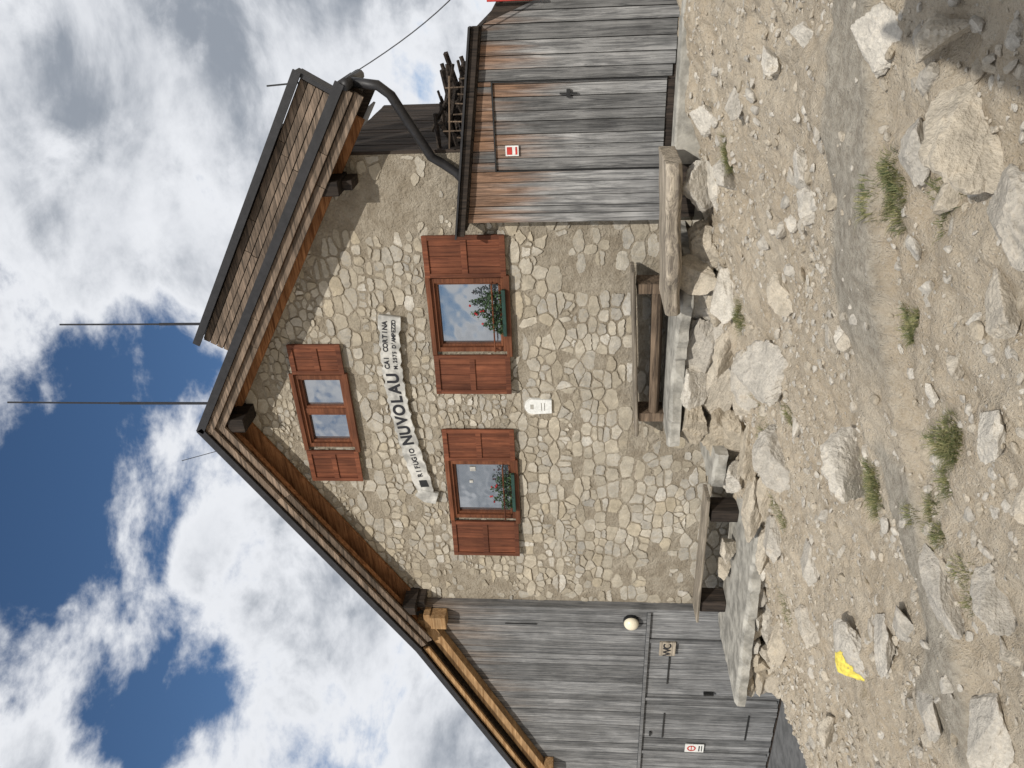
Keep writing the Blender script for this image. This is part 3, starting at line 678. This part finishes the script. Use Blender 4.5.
wc=empty('wc_sign'); mb=MB(); mb.box(-4.90,-4.60,-.19,-.157,.03,.28); mb.build('board',M['seat'],wc,bevel=.004)
for i,ch in enumerate('WC'): letter(ch,-4.81+.13*i,.17,0,.004,y=-.193,par=wc,zc=.155,rot=0)
mb=MB(); mb.box(-7.38,-7.17,-.165,-.15,-.62,-.30)
ns=empty('prohibition_sign'); mb.build('plate',M['white'],ns)
mb=MB(); vs=[];fs=[]
for k in range(20):
    t=6.283*k/20
    for r in (.05,.075): vs.append((-7.275+r*math.cos(t),-.168,-.41+r*math.sin(t)))
for k in range(20): fs.append((2*k,2*k+1,(2*k+3)%40,(2*k+2)%40))
mb.add(vs,fs); mb.box(-7.33,-7.22,-.168,-.166,-.415,-.40); mb.build('ring',M['red'],ns)
mb=MB(); mb.box(-7.35,-7.2,-.168,-.166,-.55,-.53);mb.box(-7.35,-7.2,-.168,-.166,-.59,-.575); mb.build('text_lines',M['black'],ns)
lp=empty('round_wall_lamp'); V,F=ICO[3]; mb=MB(); mb.add([(-4.18+.115*p[0],-.20+.09*p[1],.74+.115*p[2]) for p in V],[tuple(f) for f in F]); mb.build('globe',M['globe'],lp,smooth=True)
mb=MB(); mb.tube([(-4.18,-.19,.74),(-4.18,-.13,.74)],.12,18); mb.build('base',M['iron'],lp)

# terraces with irregular cast edges
tr=empty('concrete_terrace')
def slab(name,pts,z0,z1,mat):
    o=[]
    for i in range(len(pts)):
        a_=Vector((*pts[i],0));b_=Vector((*pts[(i+1)%len(pts)],0)); k=max(1,int((b_-a_).length/.10))
        for j in range(k):
            p=a_.lerp(b_,j/k); o.append((p.x+random.gauss(0,.02),p.y+random.gauss(0,.02)))
    n=len(o); cx=sum(p[0] for p in o)/n; cy=sum(p[1] for p in o)/n
    vs=[(p[0]+random.gauss(0,.012),p[1]+random.gauss(0,.012),z0) for p in o]+[(p[0],p[1],z1-.035+random.gauss(0,.010)) for p in o]+[(cx+(p[0]-cx)*.985,cy+(p[1]-cy)*.94,z1+random.gauss(0,.005)) for p in o]
    fs=[]
    for j in range(2):
        for k in range(n): fs.append((j*n+k,j*n+(k+1)%n,(j+1)*n+(k+1)%n,(j+1)*n+k))
    fs.append(tuple(2*n+k for k in range(n))); mb=MB(); mb.add(vs,fs); mb.build(name,mat,tr)
slab('upper_slab',[(-.35,-.95),(.6,-.85),(1.6,-1.05),(2.15,-.8),(2.15,-.04),(-.35,-.04)],.36,.50,M['conc'])
slab('lower_slab',[(-4.1,-1.65),(-2.6,-1.5),(-.9,-1.3),(-.9,-.04),(-4.1,-.16)],-.70,-.56,M['conc'])
slab('step_slab',[(-.9,-1.0),(-.35,-1.05),(-.35,-.04),(-.9,-.04)],-.2,-.05,M['conc'])
mb=MB(); mb.box(-4.0,-.92,-1.15,-.18,-2.0,-.705); mb.box(-.85,-.36,-.85,-.05,-1.2,-.205); mb.box(-.34,2.1,-.70,-.05,-.6,.355); mb.build('terrace_core',M['mortar'],tr)
mb=MB(); mb.box(-9.5,-4.15,-1.7,-.1,-2.3,-1.78); mb.box(-9.5,-4.2,-1.9,-1.72,-2.3,-1.62); mb.build('wc_floor',M['shadeconc'],tr,bevel=.02)
rb=RB()
def rubwall(xa,xb,yf,ztop,zbot,h0,h1,T):
    zz=ztop
    while zz>zbot:
        h=random.uniform(h0,h1); x=xa+random.uniform(0,.1)
        while x<xb:
            w=h*random.uniform(1.1,2.0)
            if zz>float(terr(x,yf(x)-.1))-.1: rb.add(random.choice(T),(x+w/2,yf(x+w/2)+random.gauss(0,.02),zz-h/2),(w*.66,.17,h*.70),rz(random.uniform(-.15,.15),random.uniform(-.15,.15),random.uniform(-.08,.08)))
            x+=w*.92
        zz-=h*.9
rubwall(-4.1,-.9,lambda x:-1.42+.28*(x+4.1)/3.2,-.68,-2.0,.13,.22,T3)
rubwall(-.95,-.3,lambda x:-.92,-.17,-1.0,.22,.32,T4)
rubwall(-.4,2.05,lambda x:-.80,.37,-.5,.24,.36,T4)
for k in range(9): 
    for j in range(5): rb.add(random.choice(T3),(-4.02,-1.4+k*.15,-.80-j*.19),(.14,.12,.11),rz(random.uniform(-.2,.2)))
rb.build('rubble_retaining_wall',M['rock'])
rb=RB()
for (x,y,s) in ((-.15,-1.25,.28),(.5,-1.15,.28),(-.7,-1.35,.32),(-1.1,-1.7,.26),(1.15,-1.15,.24),(-.45,-1.7,.22),(-2.5,-1.9,.2)):
    rb.add(random.choice(T4),(x,y,float(terr(x,y))+s*.03),(s*1.5,s*.85,s*.65),rz(random.uniform(-.3,.5),random.uniform(-.2,.2),.1),c=random.uniform(.1,.6))
rb.build('rock_outcrop',M['rock'])

def plank(mb,x0,x1,y0,y1,zL,zR,t,wob=.0):
    n=14; vs=[];fs=[]
    for i in range(n+1):
        f=i/n; x=x0+(x1-x0)*f; z=zL+(zR-zL)*f; a_=y0+wob*math.sin(i*.9); b_=y1+wob*.5*math.sin(i*1.3+1)
        vs+=[(x,a_,z-t*.75),(x,a_-.01,z-t*.2),(x,a_+.03,z+random.gauss(0,.003)),(x,b_,z+random.gauss(0,.003)),(x,b_,z-t),(x,a_+.06,z-t)]
    for i in range(n):
        for k in range(6): fs.append((i*6+k,i*6+(k+1)%6,(i+1)*6+(k+1)%6,(i+1)*6+k))
    fs+=[tuple(range(6))[::-1],tuple(n*6+k for k in range(6))]
    mb.add(vs,fs)
be=empty('log_bench'); mb=MB(); plank(mb,1.62,3.18,-1.36,-.70,.68,.77,.16,.06); mb.build('seat',M['seat'],be,bevel=.012)
rb=RB(); rb.add(T4[2],(2.85,-1.05,.40),(.31,.25,.27),rz(.2),.95); rb.add(T4[5],(1.9,-.95,.33),(.2,.2,.24),rz(1.),.3); rb.add(T4[7],(2.9,-1.18,.20),(.34,.23,.17),rz(.6),.95); rb.build('stone_supports',M['rock'],be)
be=empty('wall_bench'); mb=MB(); plank(mb,-.50,1.72,-.46,-.10,.84,.97,.045); mb.build('seat',M['seat'],be,bevel=.006)
mb=MB(); mb.tube([(-.3,-.34,.62),(1.5,-.34,.66)],.06,10); mb.tube([(-.3,-.18,.60),(1.5,-.18,.64)],.07,10)
for xx in (-.25,1.5): mb.box(xx-.06,xx+.06,-.40,-.12,.48,.80+.05*(xx+.3))
mb.build('log_supports',M['old'],be)
be=empty('plank_bench'); mb=MB(); plank(mb,-3.7,-1.45,-.58,-.2,-.15,-.12,.05); mb.build('seat',M['seat'],be,bevel=.006)
mb=MB()
for xx in (-3.45,-1.75): mb.box(xx-.1,xx+.1,-.52,-.22,-.57,-.2)
mb.build('block_legs',M['dark'],be,bevel=.02)
rb=RB(); rb.add(T4[1],(-2.2,-.6,-.46),(.2,.16,.14),rz(.4),.4); rb.add(T4[6],(-2.75,-.45,-.47),(.17,.15,.13),rz(1.4),.2); rb.build('stone_supports',M['rock'],be)

# made-up board fence right of the viewpoint, unseen, added to cast the corner shadow
fc=empty('shadow_fence'); mb=MB(); y=-7.55
while y>-10.4: mb.box(6.03,6.06,y-.14,y,.2,2.5); y-=.141
mb.build('boards',M['grey'],fc)
mb=MB(); mb.box(6.07,6.15,-7.70,-7.60,0,2.4); mb.box(6.07,6.15,-10.2,-10.1,0,2.4); mb.build('posts',M['old'],fc)

# ------------------------------------------------------------ camera
cam=bpy.data.cameras.new('camera'); co_=bpy.data.objects.new('camera',cam); scene.collection.objects.link(co_)
th=math.radians(4.7)
fwd=Vector((-.5129*math.cos(th),.8585*math.cos(th),math.sin(th))).normalized(); r=Vector((.8585,.5129,0)).normalized(); up=r.cross(fwd)
mt=Matrix.Identity(4)
for i in range(3): mt[i][0]=-up[i]; mt[i][1]=r[i]; mt[i][2]=-fwd[i]
mt.translation=Vector((5.13,-8.585,1.6)); co_.matrix_world=mt
cam.sensor_width=36; cam.lens=27.07; cam.clip_end=9000; cam.clip_start=.05
scene.camera=co_

# ------------------------------------------------------------ light
SD=Vector((.4,-.8,.65)).normalized()
sun=bpy.data.lights.new('sun','SUN'); sun.energy=3.6; sun.angle=math.radians(.5); sun.color=(1,.96,.89)
so=bpy.data.objects.new('sun',sun); scene.collection.objects.link(so); so.rotation_euler=SD.to_track_quat('Z','Y').to_euler()
w=bpy.data.worlds.new('World'); scene.world=w; w.use_nodes=True; nt=w.node_tree; nt.nodes.clear()
out=N(nt,'ShaderNodeOutputWorld'); bg=N(nt,'ShaderNodeBackground'); nt.links.new(bg.outputs[0],out.inputs[0]); bg.inputs[1].default_value=.1
sky=N(nt,'ShaderNodeTexSky'); sky.sky_type='NISHITA'; sky.sun_disc=False; sky.sun_elevation=math.asin(SD.z); sky.sun_rotation=math.atan2(SD.x,SD.y); sky.altitude=2500
tc=N(nt,'ShaderNodeTexCoord'); gen=tc.outputs['Generated']
mp=N(nt,'ShaderNodeMapping'); nt.links.new(gen,mp.inputs[0]); mp.inputs['Scale'].default_value=(1,1,1.5); v=mp.outputs[0]
n1=noise(nt,v,3.4,9,.60,.25); n2=noise(nt,v,7.5,7,.62,.3)
blue=None
for (cx,cy,cz,rad,amp) in ((-.475,.720,.480,.13,.24),(-.545,.640,.535,.09,.18),(-.57,.585,.585,.10,.2),(-.63,.555,.54,.09,.16),(-.675,.533,.512,.12,.24)):
    vm=N(nt,'ShaderNodeVectorMath',operation='DOT_PRODUCT'); nt.links.new(gen,vm.inputs[0]); L_=math.sqrt(cx*cx+cy*cy+cz*cz); vm.inputs[1].default_value=(cx/L_,cy/L_,cz/L_)
    gsn=mapr(nt,vm.outputs['Value'],math.cos(rad*1.4),1,0,amp)
    blue=gsn if blue is None else mathn(nt,'ADD',blue,gsn)
blue=mathn(nt,'MINIMUM',blue,.26)
dn=mathn(nt,'SUBTRACT',mathn(nt,'ADD',n1,mathn(nt,'MULTIPLY',mathn(nt,'SUBTRACT',n2,.5),.45)),blue)
dn=mathn(nt,'ADD',dn,.11)
al=mapr(nt,dn,.37,.53)
thick=mapr(nt,dn,.50,.70)
n4=noise(nt,v,4.5,7,.6,.3)
shade=mathn(nt,'MULTIPLY',thick,mapr(nt,n4,.38,.6,0.2,1.0))
ccol=mix(nt,shade,(8.4,8.6,9.0),(3.0,3.35,3.9))
hs=N(nt,'ShaderNodeHueSaturation'); nt.links.new(sky.outputs[0],hs.inputs['Color']); hs.inputs['Saturation'].default_value=1.15; hs.inputs['Value'].default_value=.95
nt.links.new(mix(nt,al,hs.outputs[0],ccol),bg.inputs[0])
